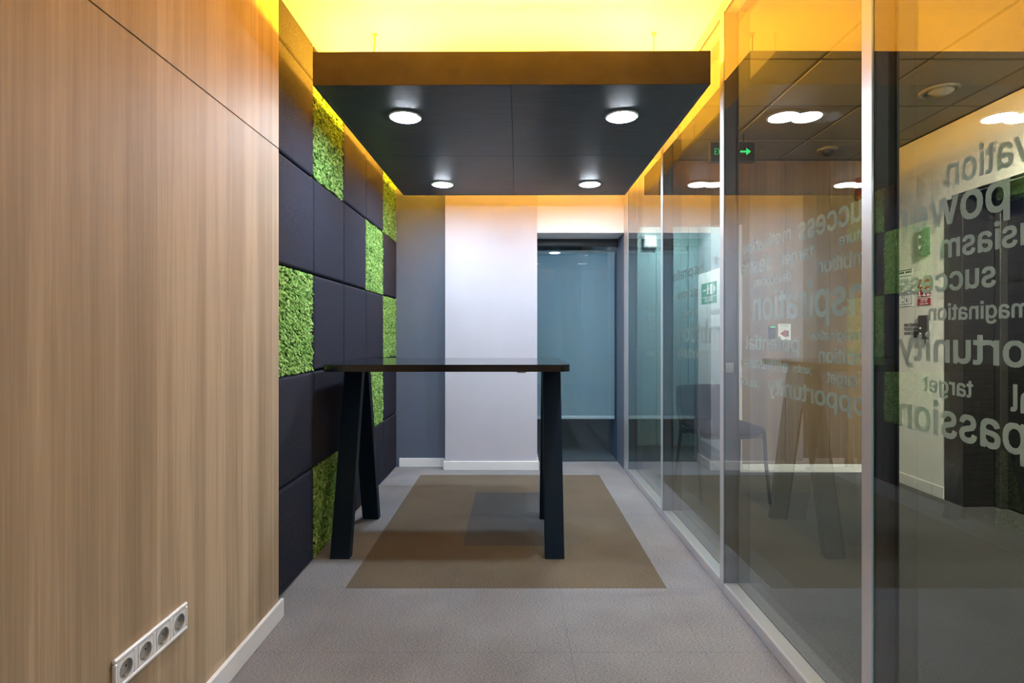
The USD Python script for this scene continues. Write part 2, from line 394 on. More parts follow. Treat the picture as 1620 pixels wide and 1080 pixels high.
def foliage(y0, y1, z0, z1, x, n, seed):
    r = np.random.default_rng(seed)
    c = np.stack([np.zeros(n), r.uniform(y0 + .004, y1 - .004, n), r.uniform(z0 + .004, z1 - .004, n)], 1)
    lump = meshkit.fbm(np.stack([c[:, 1] * 26, c[:, 2] * 26, np.full(n, seed * 3.1)], 1)) if hasattr(meshkit, 'fbm') else np.zeros(n)
    lump = (lump - lump.min()) / (np.ptp(lump) + 1e-9)
    layer = r.uniform(0, 1, n)
    c[:, 0] = x + .002 + .011 * lump + .007 * layer
    ang = r.normal(-np.pi / 2, .85, n)
    out = r.uniform(.15, .8, n)
    d = np.stack([out, np.cos(ang), np.sin(ang)], 1); d /= np.linalg.norm(d, axis=1, keepdims=True)
    s = np.stack([r.normal(0, .22, n), -np.sin(ang), np.cos(ang)], 1)
    s -= d * (s * d).sum(1, keepdims=True); s /= np.linalg.norm(s, axis=1, keepdims=True)
    L = r.uniform(.012, .027, n)[:, None]; W = (L * r.uniform(.26, .42, n)[:, None])
    nn = np.cross(d, s)
    A = c - d * L * .5; B = c + d * L * .5; C = c + s * W - nn * W * .4; D = c - s * W - nn * W * .4
    V = np.stack([A, C, B, D], 1).reshape(-1, 3)
    V[:, 1] = np.clip(V[:, 1], y0, y1); V[:, 2] = np.clip(V[:, 2], z0, z1); V[:, 0] = np.maximum(V[:, 0], x)
    k = np.arange(n) * 4
    F = np.concatenate([np.stack([k, k + 1, k + 2], 1), np.stack([k, k + 2, k + 3], 1)])
    return trimesh.Trimesh(V, F, process=False)

for ci in range(5):
    for ri, (z0, z1) in enumerate(prows):
        y0, y1 = pcols[ci], pcols[ci + 1]
        g = .0012
        if (ci, ri) in mosses:
            p = obj('moss_panel', bx(-1.1, XW - .020, y0 + g, y1 - g, z0 + g, z1 - g, .002), M['moss_base'], wl, label='green moss square')
            obj('moss_foliage', foliage(y0 + g, y1 - g, z0 + g, z1 - g, XW - .020, 4200, ci * 10 + ri), M['leaf'], p, kind='stuff')
        else:
            obj('felt_panel', pillow(y0 + g, y1 - g, z0 + g, z1 - g, -1.1, XW), M['felt'], wl, smooth=35)

bb = obj('baseboard_left', bx(XWOOD, -.967, YREAR, 2.243, 0, .078, .003), M['base'], kind='structure', label='white skirting board along the foot of the oak wall', cat='skirting board')

# ------------------------------------------------------------------ back wall
wb = thing('wall_back', 'back wall with a slate blue recess, a pale lavender pier and a white lintel', 'wall', kind='structure')
obj('recess_wall', bx(-1.1, XP0 + .02, YREC, YREC + .12, 0, CEIL), M['blue_paint'], wb, label='slate blue recessed wall')
obj('pier', bx(XP0, XP1, YB, YDOOR + .12, 0, CEIL, .002), M['lavender'], wb, label='pale lavender pier')
obj('lintel', bx(XP1, XG2 + .07, YB + .004, YDOOR + .12, 2.065, CEIL), M['lintel'], wb, label='white lintel above the glass door')
obj('end_wall', bx(.957, 1.07, YB + .004, YDOOR + .5, 0, 2.065), M['blue_paint'], wb)
bbk = thing('baseboard_back', 'white skirting boards at the foot of the recess and the pier', 'skirting board', kind='structure')
obj('board', bx(XW + .02, XP0 - .014, YREC - .014, YREC, 0, .079, .003), M['base'], bbk)
obj('board', bx(XP0 - .014, XP1 + .014, YB - .014, YB, 0, .079, .003), M['base'], bbk)
obj('board', bx(XP1, XP1 + .014, YB, YDOOR - .01, 0, .079, .003), M['base'], bbk)
obj('board', bx(XP0 - .014, XP0, YB, YREC - .014, 0, .079, .003), M['base'], bbk)

# glass door at the end
d1 = thing('door_1', 'frameless glass door at the far end under the white lintel', 'door', kind='structure')
obj('door_head', bx(XP1, .957, YDOOR - .02, YDOOR + .04, 2.0, 2.065, .002), M['door_dark'], d1)
obj('glass_pane', bx(XP1 + .004, .953, YDOOR, YDOOR + .010, .006, 1.998), M['glass_clear'], d1)
obj('threshold', bx(XP1, .957, YDOOR - .004, YDOOR + .016, -.002, .005), M['door_dark'], d1)
rb = thing('roller_blind', 'pale blue roller blind hanging behind the glass door', 'blind')
obj('fabric', bx(XP1 + .012, .945, 5.048, 5.0495, .40, 1.95), M['blind'], rb)
obj('roller', tube([(XP1 + .005, 5.068, 1.955), (.952, 5.068, 1.955)], .022, 16), M['blind_bar'], rb, smooth=40)
obj('bottom_bar', bx(XP1 + .012, .945, 5.040, 5.058, .381, .412, .004), M['blind_bar'], rb)
# room behind the blind
wo = thing('wall_office', 'walls of the dim room behind the roller blind', 'wall', kind='structure')
obj('wall_face', bx(-.7, 1.05, 8.1, 8.2, 0, 2.5), M['office_wall'], wo)
obj('wall_face', bx(-.75, -.7, YDOOR + .12, 8.2, 0, 2.5), M['office_wall'], wo)
obj('wall_face', bx(1.02, 1.07, YDOOR + .5, 8.2, 0, 2.5), M['office_wall'], wo)

# rear wall of the corridor behind the camera
obj('wall_rear', bx(-1.2, 4.2, YREAR - .1, YREAR, 0, 2.8), M['white_paint'], kind='structure', label='plain white wall behind the camera', cat='wall')

# ------------------------------------------------------------------ glazed partition: four bays
MY = [-.57, .445, 1.446, 2.458, 3.458, 4.50]       # mullion centres
MW = .0225
XPI, XPO = XG + .001, XG2 - .0095             # planes of the two sheets
def d_of(px, X=XG2 - .002): return FPX * X / (px - PX0)

XH = .751
def word(full, i, j, pxl, pxr, zb, xh, lim):
    """Lettering on the outer sheet, read from the lobby; pixel columns pxl..pxr of the visible run full[i:j] give its place along the glass."""
    m = meshkit.text_mesh(full, 1.0, .001, True)
    xa = meshkit.text_mesh(full[:i], 1.0, .001, True).bounds[1][0] + .06 if i else m.bounds[0][0]
    xb = meshkit.text_mesh(full[:j], 1.0, .001, True).bounds[1][0]
    sz = xh / XH
    if pxl is None:
        yr = d_of(pxr); sy = sz * .92
    elif pxr is None:
        sy = sz * .92; yr = d_of(pxl) - (xb - xa) * sy
    else:
        yr, yl = d_of(pxr), d_of(pxl); sy = (yl - yr) / (xb - xa)
    v = m.vertices.copy()
    v[:, 0] = yr + (v[:, 0] - xa) * sy; v[:, 1] = zb + v[:, 1] * sz; v[:, 2] *= .6
    m = trimesh.Trimesh(v, m.faces, process=False)
    for n_, o_ in (((1, 0, 0), (lim[0], 0, 0)), ((-1, 0, 0), (lim[1], 0, 0))):
        m = trimesh.intersections.slice_mesh_plane(m, n_, o_)
    return frame_mesh(m, (XPO + .0085, 0, 0), (0, 1, 0), (0, 0, 1), (1, 0, 0))

W1 = [('innovation', 5, 10, 1496, 1601.7, 1.533, .049), ('power', 0, 5, 1420.5, 1596.7, 1.446, .0605), ('enthusiasm', 5, 10, 1486.5, 1611, 1.3655, .0415),
      ('success', 0, 7, 1420.5, 1574.7, 1.288, .0413), ('imagination', 2, 11, 1467.7, 1597.5, 1.219, .0275), ('opportunity', 4, 11, 1421, 1582.5, 1.1195, .0505),
      ('target', 0, 6, 1459.7, 1538.4, 1.0435, .0285), ('potential', 0, 9, 1597.3, None, 1.0275, .040), ('passion', 1, 7, 1420.5, 1581.7, .943, .0585)]
W2 = [('success', 2, 7, 1262.5, 1344, 1.5207, .060), ('motivation', 0, 4, 1216.7, 1250.5, 1.5356, .039), ('future', 2, 6, 1326.7, 1360, 1.462, .027),
      ('target', 0, 5, 1240.8, 1285.8, 1.4467, .036), ('desire', 0, 6, 1171.7, 1222, 1.4435, .050), ('ambition', 2, 8, 1291.7, 1348, 1.389, .036),
      ('development', 3, 11, 1190.8, 1231.7, 1.384, .029), ('inspiration', 2, 11, 1190, 1340.8, 1.246, .086), ('potential', 0, 9, 1179, 1264, 1.12, .044),
      ('imagination', 1, 7, 1304, 1357, 1.1665, .0227), ('ambition', 2, 7, 1306, 1351.7, 1.0926, .034), ('enthusiasm', 0, 10, 1171.7, 1245.8, 1.041, .034),
      ('passion', 0, 7, 1254, 1283, 1.0465, .020), ('target', 0, 6, 1307.5, 1357, 1.026, .029), ('passion', 0, 7, 1170.8, 1200.8, .9586, .029),
      ('opportunity', 1, 11, 1214, 1346.7, .948, .047)]
W3 = [('inspiration', 0, 8, 1073, 1113, 1.521, .045), ('desire', 4, 6, 1130, 1141, 1.537, .040), ('enthusiasm', 0, 10, 1072, 1104, 1.40, .040), ('passion', 3, 7, 1123, 1140, 1.284, .029),
      ('success', 0, 7, 1078, 1104, 1.29, .032), ('ambition', 1, 5, 1096, 1141, 1.14, .079), ('opportunity', 0, 6, 1090, 1120, 1.046, .045), ('imagination', 6, 11, 1126, 1141, 1.058, .025),
      ('enthusiasm', 4, 10, 1106.7, 1141, .946, .032)]
W4 = [('success', 0, 7, 1022, 1037, 1.36, .045), ('target', 0, 6, 1024, 1036, 1.28, .040), ('power', 0, 5, 1022, 1036, 1.21, .040), ('future', 0, 6, 1022, 1036, 1.02, .035)]
where = ['outside the picture,', 'nearest visible', 'second visible', 'third visible', 'farthest']
for k in range(5):
    ya, yb_ = MY[k] + MW, MY[k + 1] - MW
    w = thing(f'window_{k + 1}', f'{where[k]} double-glazed bay of the partition' + (' with mirrored frosted words' if k else ' beside the camera'), 'glass partition', kind='structure')
    ye = MY[k + 1] + MW if k < 4 else YB + .003
    obj('mullion', bx(XG, XG2, MY[k + 1] - MW, ye, 0, CEIL, .002), M['alu'], w)
    if k == 0: obj('mullion', bx(XG, XG2, MY[0] - MW, MY[0] + MW, 0, CEIL, .002), M['alu'], w)
    obj('side_shade', bx(XG + .006, XG2 - .004, MY[k + 1] - MW - .0015, MY[k + 1] - MW + .0005, .05, 2.652), M['side_shade'], w, label='dark strip painted as shade on the side of the post')  # shade of the aluminium post side, painted as a dark strip
    obj('bottom_rail', bx(XG, XG2, ya, yb_, 0, .051, .003), M['alu'], w)
    obj('top_rail', bx(XG, XG2, ya, yb_, 2.65, CEIL, .003), M['alu'], w)
    obj('gasket', [bx(XPI + .001, XPI + .006, yb_ - .007, yb_ - .0005, .05, 2.65), bx(XPO + .001, XPO + .007, yb_ - .008, yb_ - .0005, .05, 2.65),
                   bx(XPI, XPI + .008, ya, yb_, 2.642, 2.651), bx(XPO, XPO + .008, ya, yb_, .0505, .055)], M['gasket'], w)
    obj('pane_edge', bx(XPI - .0015, XPI + .0005, yb_ - .0055, yb_ - .0005, .052, 2.65), M['edge'], w, label='blue-green polished glass edge')
    pi = obj('glass_pane', bx(XPI, XPI + .008, ya, yb_ - .001, .0505, 2.65), M['glass'], w)
    po = obj('glass_pane', bx(XPO, XPO + .008, ya, yb_ - .001, .0505, 2.65), M['glass'], w)
    for spec in ([], W1, W2, W3, W4)[k]:
        mm = word(*spec, (ya + .002, yb_ - .002))
        if len(mm.faces): obj('lettering', mm, M['vinyl'], po, label=f'frosted word "{spec[0]}"')
# near end of the partition behind the camera's right shoulder: solid screen
obj('wall_right', bx(XG, XG2, YREAR, MY[0] - MW, 0, CEIL), M['white_paint'], kind='structure', label='plain white wall right of the camera', cat='wall')
sw = thing('push_button', 'small square push button on the second mullion of the glass partition', 'switch', (.979, 2.4355, 1.032))
obj('plate', bx(-.019, .019, -.010, 0, -.024, .024, .003), M['alu'], sw)
obj('button', bx(-.013, .013, -.014, -.010, -.017, .017, .002), M['alu'], sw)

# ------------------------------------------------------------------ lobby
lb = thing('wall_lobby', 'brown wood-panelled back wall of the lobby behind the glass', 'wall', kind='structure')
obj('wood_panel', bx(1.95, 2.32, LYB, LYB + .1, .07, LZ, .002), M['wood_dark'], lb)
obj('wood_panel', bx(2.323, 2.70, LYB, LYB + .1, .07, LZ, .002), M['wood_dark'], lb)
obj('wood_panel', bx(2.703, LX + .1, LYB, LYB + .1, .07, LZ, .002), M['wood_dark'], lb)
obj('header', bx(1.07, 1.948, LYB, LYB + .1, 2.12, LZ, .002), M['wood_dark'], lb, label='wood header above the passage')
obj('skirting', bx(1.95, LX, LYB - .006, LYB + .1, 0, .068, .002), M['base'], lb)
obj('corner_post', bx(1.925, 1.949, LYB - .008, LYB + .1, 0, 2.12, .002), M['lobby_white'], lb, label='pale corner post of the passage')
pw = thing('wall_passage', 'bright white wall of the passage behind the lobby', 'wall', kind='structure')
obj('wall_face', bx(1.95, 2.05, LYB + .1, 5.7, 0, 2.4), M['office_wall'], pw)
obj('white_board', bx(1.944, 1.95, LYB + .1, 5.66, .08, 1.81, .002), M['white_paint'], pw)
d3 = thing('door_2', 'teal grey double door at the end of the passage', 'door', kind='structure')
obj('door_leaf', bx(1.08, 1.50, 5.66, 5.70, 0, 2.4, .003), M['dark_door'], d3)
obj('door_leaf', bx(1.504, 1.84, 5.66, 5.70, 0, 2.4, .003), M['dark_door'], d3)
obj('door_frame', bx(1.844, 1.95, 5.655, 5.70, 0, 2.4, .003), M['dark_door'], d3)

RY0, RY1 = 2.45, 3.66       # lift opening along y
wr = thing('wall_lobby_right', 'white side wall of the lift lobby with signs beside the lift', 'wall', kind='structure')
obj('wall_face', bx(LX, LX + .1, 3.82, LYB + .1, .088, LZ), M['lobby_white'], wr)
obj('wall_face', bx(LX, LX + .1, RY0 - .0, 3.82, 2.134, LZ), M['lobby_white'], wr)
obj('wall_face', bx(LX, LX + .1, YREAR, RY0, 0, LZ), M['lobby_white'], wr)
obj('skirting', bx(LX - .006, LX + .1, 3.82, LYB, 0, .085, .002), M['lobby_white'], wr)
lift = thing('door_3', 'dark steel lift doors set back in a steel-lined opening', 'lift door', kind='structure')
obj('architrave', bx(LX - .003, LX + .1, 3.662, 3.82, 0, 2.134, .002), M['steel'], lift, label='brushed steel architrave')
obj('jamb', bx(LX + .1, 3.36, 3.66, 3.76, 0, 2.134, .002), M['steel_black'], lift)
obj('jamb_lining', bx(LX, LX + .1, 3.655, 3.662, 0, 2.134, .001), M['steel_black'], lift)
obj('jamb', bx(LX + .1, 3.36, RY0 - .1, RY0, 0, 2.134, .002), M['steel_black'], lift)
obj('soffit', bx(LX + .0, 3.40, RY0 - .1, 3.76, 2.134, 2.16, .002), M['steel'], lift)
obj('transom', bx(3.30, 3.40, RY0, 3.66, 2.08, 2.134, .002), M['steel'], lift)
obj('door_post', bx(3.285, 3.36, 3.612, 3.655, 0, 2.08, .003), M['steel'], lift)
obj('door_leaf', bx(3.335, 3.38, 3.06, 3.612, .008, 2.08, .003), M['steel_black'], lift)
obj('door_leaf', bx(3.335, 3.38, RY0, 3.056, .008, 2.08, .003), M['steel_black'], lift)
obj('wall_lobby_side', bx(3.40, 3.5, YREAR, LYB, 0, LZ), M['steel_black'], kind='structure', label='dark shaft wall behind the lift doors', cat='wall')

# signs on the white side wall
def sheet(y_far, y_near, z0, z1, t=.003, m='paper', x=LX): return bx(x - t, x - .0002, y_near, y_far, z0, z1)
ev = thing('evacuation_plan', 'white evacuation plan sheet on the white lobby wall', 'notice')
def dX(px): return FPX * (LX - .002) / (px - PX0)
yf, yn = dX(1420), dX(1444)
za, zb = HC + (528 - 484) * 4.15 / FPX, HC + (528 - 424) * 4.15 / FPX
obj('sheet', sheet(yf, yn, za, zb), M['paper'], ev)
bars = []
r_ = random.Random(3)
H_ = zb - za; W_ = yf - yn
for a, b, c, d in ((.04, .96, .95, .975), (.04, .96, .80, .815), (.05, .45, .88, .925), (.55, .95, .88, .925), (.05, .95, .56, .57), (.05, .06, .05, .56), (.94, .95, .05, .56), (.05, .95, .05, .06), (.45, .46, .05, .56), (.05, .95, .30, .31)):
    bars.append(bx(LX - .0038, LX - .003, yf - b * W_, yf - a * W_, za + c * H_, za + d * H_))
for q in range(16):
    u, v = r_.uniform(.1, .85), r_.uniform(.08, .74)
    bars.append(bx(LX - .0038, LX - .003, yf - (u + .07) * W_, yf - u * W_, za + v * H_, za + (v + .03) * H_))
obj('plan_print', bars, M['ink'], ev)

s1 = thing('emergency_sign', 'red 112 emergency call sign on the white lobby wall', 'sign')
yf, yn = dX(1452), dX(1472.4)
zz = lambda y, px: HC + (528 - y) * dX(px) / FPX
def rr(y0, y1, z0, z1, t, x=LX):
    return bx(x - t, x - .0002, y0, y1, z0, z1, .002)
zt, zm1, zm0, zbm = zz(441, 1462), zz(469, 1462), zz(471.5, 1462), zz(482.8, 1462)
obj('upper_plate', rr(yn, yf, zm1, zt, .004), M['red'], s1)
obj('lower_plate', rr(yn, yf, zbm, zm0, .004), M['red'], s1)
yc = (yn + yf) / 2
t112 = text('112', .052, bold=True, center=True)
phone = smooth_path([(-.03, .012, 0), (-.022, .03, 0), (0, .036, 0), (.022, .03, 0), (.03, .012, 0)])
obj('number', on_x_wall(t112, LX - .0042, yc, zm1 + .006), M['white_ink'], s1, label='white 112')
obj('phone_symbol', [on_x_wall(tube(phone, .006, 8), LX - .006, yc, zm1 + .066), rr(yc - .014, yc + .014, zm1 + .068, zm1 + .088, .007)], M['white_ink'], s1, label='white handset symbol')
tl = []
for q, (s, h) in enumerate((('POMPIERI', .0105), ('POLIȚIE', .0105), ('AMBULANȚĂ', .0095))):
    tl.append(on_x_wall(text(s, h, center=True), LX - .0042, yc, zm0 - .0155 * (q + 1)))
obj('lettering', tl, M['white_ink'], s1)

t3 = thing('capacity_notice', 'black MAXIMUM PERSOANE ADMISE lettering on the white wall', 'lettering')
yy = dX(1430)
tl = []
for q, s in enumerate(('MAXIMUM', 'PERSOANE', 'ADMISE')):
    m = text(s, .0235, .0008, bold=True)
    m.apply_scale([.90, 1, 1])
    tl.append(on_x_wall(m, LX - .0003, yy, HC + (528 - 515.5 - 6.6 * q) * 4.15 / FPX - .004))
for q, nm in enumerate(('lettering_line', 'lettering_line', 'lettering_line')):
    obj(nm, tl[q], M['ink'], t3)

cp = thing('lift_call_panel', 'dark steel lift call panel with two buttons on the white wall', 'call panel')
yf, yn = dX(1455), dX(1470)
za, zb = zz(542.5, 1462), zz(498.5, 1462)
obj('plate', bx(LX - .018, LX, yn, yf, za, zb, .004), M['steel'], cp)
for q, yy in enumerate((519, 527.6)):
    b = disc(.0075, .006, 24); b.apply_transform(trimesh.transformations.rotation_matrix(math.pi / 2, (0, 1, 0)))
    b.apply_translation((LX - .020, dX(1459.5), zz(yy, 1460)))
    obj('button', b, M['plastic'], cp, smooth=40)
obj('key_switch', bx(LX - .024, LX, yf + .002, yf + .035, zz(534, 1455), zz(523.5, 1455), .002), M['black'], cp)

li = thing('lift_indicator', 'tall green acrylic lift arrow indicator high on the white wall', 'indicator')
yf, yn = dX(1455), dX(1471)
za, zb = zz(404, 1463), zz(361, 1463)
hs = []
ymid, rad = (yf + yn) / 2, (yf - yn) / 2
ang = np.linspace(0, math.pi, 17)
poly = [(LX - math.sin(a) * .035, ymid - math.cos(a) * rad) for a in ang]
from shapely.geometry import Polygon
ex = trimesh.creation.extrude_polygon(Polygon(poly), zb - za); ex.apply_translation((0, 0, za))
obj('acrylic_body', ex, M['green_glass'], li, smooth=30)
def tri(s, up):
    t = Polygon([(-s, 0), (s, 0), (0, 1.5 * s if up else -1.5 * s)])
    return trimesh.creation.extrude_polygon(t, .001)
obj('arrow', on_x_wall(tri(.018, True), LX - .0365, ymid + .004, (za + zb) / 2 + .030), M['white_ink'], li, label='up arrow')
obj('arrow', on_x_wall(tri(.018, False), LX - .0365, ymid + .004, (za + zb) / 2 - .030), M['white_ink'], li, label='down arrow')

# on the wood wall of the lobby
cr = thing('card_reader', 'small dark card reader with a green light on the lobby wood wall', 'card reader')
xa_, xb_ = (1215.5 - PX0) * 4.575 / FPX, (1225.8 - PX0) * 4.575 / FPX
zy = lambda y, d=4.575: HC + (528 - y) * d / FPX
obj('housing', bx(xa_, xb_, LYB - .022, LYB, zy(536), zy(515), .005), M['black'], cr)
obj('light_bar', bx(xa_ + .006, xb_ - .006, LYB - .024, LYB - .021, zy(518), zy(516.3)), M['lit_led'], cr)
an = thing('arrow_notice', 'white sheet with a red arrow pointing left beside the card reader', 'notice')
xa_, xb_ = (1231 - PX0) * 4.578 / FPX, (1251 - PX0) * 4.578 / FPX
obj('sheet', bx(xa_, xb_, LYB - .003, LYB, zy(538), zy(512)), M['paper'], an)
z_c = zy(527.5); x_c = (xa_ + xb_) / 2
arrow = Polygon([(-.040, 0), (.012, .036), (.012, -.036)])
obj('arrow', on_y_wall(trimesh.creation.extrude_polygon(arrow, .001), x_c, LYB - .003, z_c), M['red'], an, label='red arrow')
obj('bar', bx(x_c + .014, x_c + .036, LYB - .004, LYB - .003, z_c - .026, z_c + .026), M['ink'], an)
obj('print_lines', [bx(x_c - .04, x_c + .036, LYB - .004, LYB - .003, zy(514.3), zy(513.6)), bx(x_c - .028, x_c + .03, LYB - .004, LYB - .003, zy(516.3), zy(515.7))], M['ink'], an)
fa = thing('fire_alarm', 'small dark red alarm sounder high on the lobby wood wall', 'alarm')
x_c = (1358 - PX0) * 4.57 / FPX
obj('sounder', bx(x_c - .028, x_c + .03, LYB - .05, LYB, zy(290, 4.54), zy(280, 4.54), .008), M['red_brown'], fa)
obj('call_point', bx(x_c - .028, x_c + .03, LYB - .04, LYB, zy(316, 4.54), zy(299, 4.54), .006), M['red_brown'], fa)
obj('bracket', bx(x_c - .018, x_c + .02, LYB - .022, LYB, zy(300, 4.54), zy(289, 4.54), .003), M['black'], fa)

es = thing('exit_sign', 'black hanging EXIT sign with green lettering and arrow under the lobby ceiling', 'sign')
DS = 3.95
x0, x1 = (1124.7 - PX0) * DS / FPX, (1194 - PX0) * DS / FPX
z0, z1 = zy(254.4, DS), zy(225, DS)
obj('housing', bx(x0, x1, DS, DS + .045, z0, z1, .003), M['black'], es)
obj('frame', [bx(x0 - .004, x0, DS - .002, DS + .047, z0 - .004, z1 + .004), bx(x1, x1 + .004, DS - .002, DS + .047, z0 - .004, z1 + .004),
              bx(x0, x1, DS - .002, DS + .047, z0 - .004, z0), bx(x0, x1, DS - .002, DS + .047, z1, z1 + .004)], M['alu_dark'], es)
obj('hanger', bx(x0 + .07, x0 + .08, DS + .018, DS + .028, z1, LZ + .004), M['black'], es)
obj('hanger', bx(x1 - .08, x1 - .07, DS + .018, DS + .028, z1, LZ + .004), M['black'], es)
zc = (z0 + z1) / 2
m = text('EXIT', .045, .001); m.apply_scale([.66, 1, 1])
obj('lettering', on_y_wall(m, x0 + .024, DS - .0002, zc - .022), M['lit_green'], es)
ar = Polygon([(0, -.007), (.045, -.007), (.045, -.028), (.080, 0), (.045, .028), (.045, .007), (0, .007)])
obj('arrow', on_y_wall(trimesh.creation.extrude_polygon(ar, .001), x1 - .108, DS - .0002, zc), M['lit_green'], es)

dc = thing('dome_camera', 'small dark dome camera on the lobby ceiling', 'camera', (2.52, 4.30, LZ))
obj('base', lathe([(0, .006), (.075, .006), (.075, -.006), (.066, -.014), (.0, -.014)]), M['tile'], dc, smooth=35)
obj('dome', lathe([(.042, -.012), (.041, -.026), (.036, -.040), (.026, -.050), (.013, -.056), (.0, -.058)]), M['black'], dc, smooth=60)
ld = thing('lobby_spotlight', 'switched-off round recessed spotlight in the lobby ceiling', 'spotlight', (2.60, 3.27, LZ))
obj('ring', lathe([(.080, .006), (.105, .006), (.105, -.004), (.096, -.010), (.083, -.006), (.080, .006)]), M['tile'], ld, smooth=30)
dl = lathe([(.0, -.026), (.03, -.024), (.055, -.016), (.074, .000), (.076, .012), (.0, .012)])
dl.apply_transform(trimesh.transformations.rotation_matrix(math.radians(14), (1, .4, 0)))
obj('lens', dl, M['cup'], ld, smooth=50)
pp_ = thing('exit_poster', 'green and white emergency exit poster on the passage wall', 'sign')
xw = 1.944
def pX(px): return FPX * xw / (px - PX0)
y_f, y_n = pX(1110), pX(1134)
zc1, zc0 = HC + (528 - 447) * 5.35 / FPX, HC + (528 - 480) * 5.35 / FPX
obj('sheet', bx(xw - .002, xw, y_n, y_f, zc0, zc1), M['green'], pp_)
hh, ww = zc1 - zc0, y_f - y_n
B = lambda a, b, c, d: bx(xw - .003, xw - .002, y_f - b * ww, y_f - a * ww, zc0 + c * hh, zc0 + d * hh)
obj('pictogram', [B(.0, 1, .30, .335), B(.58, .74, .42, .9), B(.10, .32, .62, .70), B(.38, .50, .45, .82), B(.36, .56, .66, .72), B(.40, .47, .84, .92),
                  on_x_wall(trimesh.creation.extrude_polygon(Polygon([(0, -.05), (.06, 0), (0, .05)]), .001), xw - .002, y_f - .80 * ww, zc0 + .66 * hh)], M['white_ink'], pp_)
m = text('IEȘIRE', .05, .001, bold=True, center=True)
obj('lettering', on_x_wall(m, xw - .002, (y_f + y_n) / 2, zc0 + .10 * hh), M['white_ink'], pp_)

el = thing('emergency_light', 'small white box light above the passage door, seen through the farthest bay', 'lamp')
obj('housing', bx(1.36, 1.49, 5.60, 5.66, 2.09, 2.22, .006), M['plastic'], el)
obj('diffuser', bx(1.37, 1.48, 5.594, 5.60, 2.10, 2.16, .003), M['paper'], el)

# ------------------------------------------------------------------ hanging canopy
ca = thing('ceiling_canopy', 'dark hanging ceiling canopy with four round downlights and amber light on top', 'ceiling canopy', (-.009, 3.3075, 2.287), rotz=-.35)
CX, CY, CT = .881, .9425, .149
obj('fascia', [bx(-CX, CX, -CY, -CY + .018, 0, CT, .001), bx(-CX, CX, CY - .018, CY, 0, CT, .001), bx(-CX, -CX + .018, -CY + .018, CY - .018, 0, CT, .001), bx(CX - .018, CX, -CY + .018, CY - .018, 0, CT, .001)], M['canopy'], ca)
obj('top_board', bx(-CX + .018, CX - .018, -CY + .018, CY - .018, CT - .03, CT - .006), M['canopy'], ca)
g = .0008
for xa_, xb_ in ((-CX + .0185, -g), (g, CX - .0185)):
    for ya_, yb_ in ((-CY + .0185, -g), (g, CY - .0185)):
        obj('bottom_panel', bx(xa_, xb_, ya_, yb_, .001, .018, .0006), M['canopy'], ca)
for lx, ly in ((-.552, 2.712), (.548, 2.712), (-.535, 3.935), (.55, 3.935)):
    x, y = lx + .009, ly - 3.3075
    ring = lathe([(.070, .001), (.083, .001), (.083, -.002), (.079, -.0055), (.071, -.0055), (.070, .001)]); ring.apply_translation((x, y, 0))
    r = obj('downlight', ring, M['ring'], ca, smooth=30, label='white rimmed round downlight')
    lens = lathe([(0, .0), (.0695, .0), (.0695, -.006), (.062, -.009), (.03, -.011), (0, -.0115)]); lens.apply_translation((x, y, 0))
    obj('lens', lens, M['downlight'], r, smooth=40)
SI = .13
for a in (bx(-CX + SI + .02, CX - SI - .02, -CY + SI, -CY + SI + .012, CT - .006, CT + .010), bx(-CX + SI + .02, CX - SI - .02, CY - SI - .012, CY - SI, CT - .006, CT + .010),
          bx(-CX + SI, -CX + SI + .012, -CY + SI + .02, CY - SI - .02, CT - .006, CT + .010), bx(CX - SI - .012, CX - SI, -CY + SI + .02, CY - SI - .02, CT - .006, CT + .010)):
    obj('led_strip', a, M['amber'], ca, label='amber LED strip')
for sx in (-1, 1):
    for sy in (-1, 1):
        x, y = sx * .708 + .009, sy * .60
        pts = [(x, y, CT - .01), (x - .004, y, .25), (x - .003, y, .33), (x + .004, y, CEIL - 2.287)] if sx < 0 else [(x, y, CT - .01), (x, y, CEIL - 2.287)]
        obj('suspension_cable', tube(smooth_path(pts) if sx < 0 else np.linspace(pts[0], pts[1], 5), .004 if sx < 0 else .0025, 8), M['yellow_cable'], ca, smooth=40)
        cap = disc(.012, .012, 20); cap.apply_translation((x + (.004 if sx < 0 else 0), y, CEIL - 2.287 - .006))
        obj('ceiling_hook', cap, M['steel_small'], ca, smooth=40)

# ------------------------------------------------------------------ bar table
TXa, TXb, TYa, TYb, TZ, TT = -1.0, .29, 2.75, 3.53, 1.026, .036
tb = thing('bar_table', 'black high-gloss bar table on splayed blue-black legs against the panelled wall', 'table', ((TXa + TXb) / 2, (TYa + TYb) / 2, 0))
tcx, tcy = (TXa + TXb) / 2, (TYa + TYb) / 2
from shapely.geometry import box as sbox
def slab(inset, z0, z1):
    p = sbox(TXa - tcx + inset, TYa - tcy + inset, TXb - tcx - inset, TYb - tcy - inset).buffer(-.055).buffer(.055, 10)
    m = trimesh.creation.extrude_polygon(p, z1 - z0); m.apply_translation((0, 0, z0)); return np.array(m.vertices)
top = trimesh.convex.convex_hull(np.vstack([slab(0, TZ - TT, TZ)]))
obj('tabletop', top, M['table_top'], tb, smooth=30)
def leg(xc, y_bot, y_top):
    w, t = .051, .028
    pts = []
    for z, y in ((0, y_bot), (TZ - TT, y_top)):
        for sx in (-1, 1):
            for sy in (-1, 1):
                for k in (0, 1):
                    c = .003
                    pts.append((xc + sx * (w - (c if k else 0)), y + sy * (t - (0 if k else c)), z))
    return trimesh.convex.convex_hull(np.array(pts))
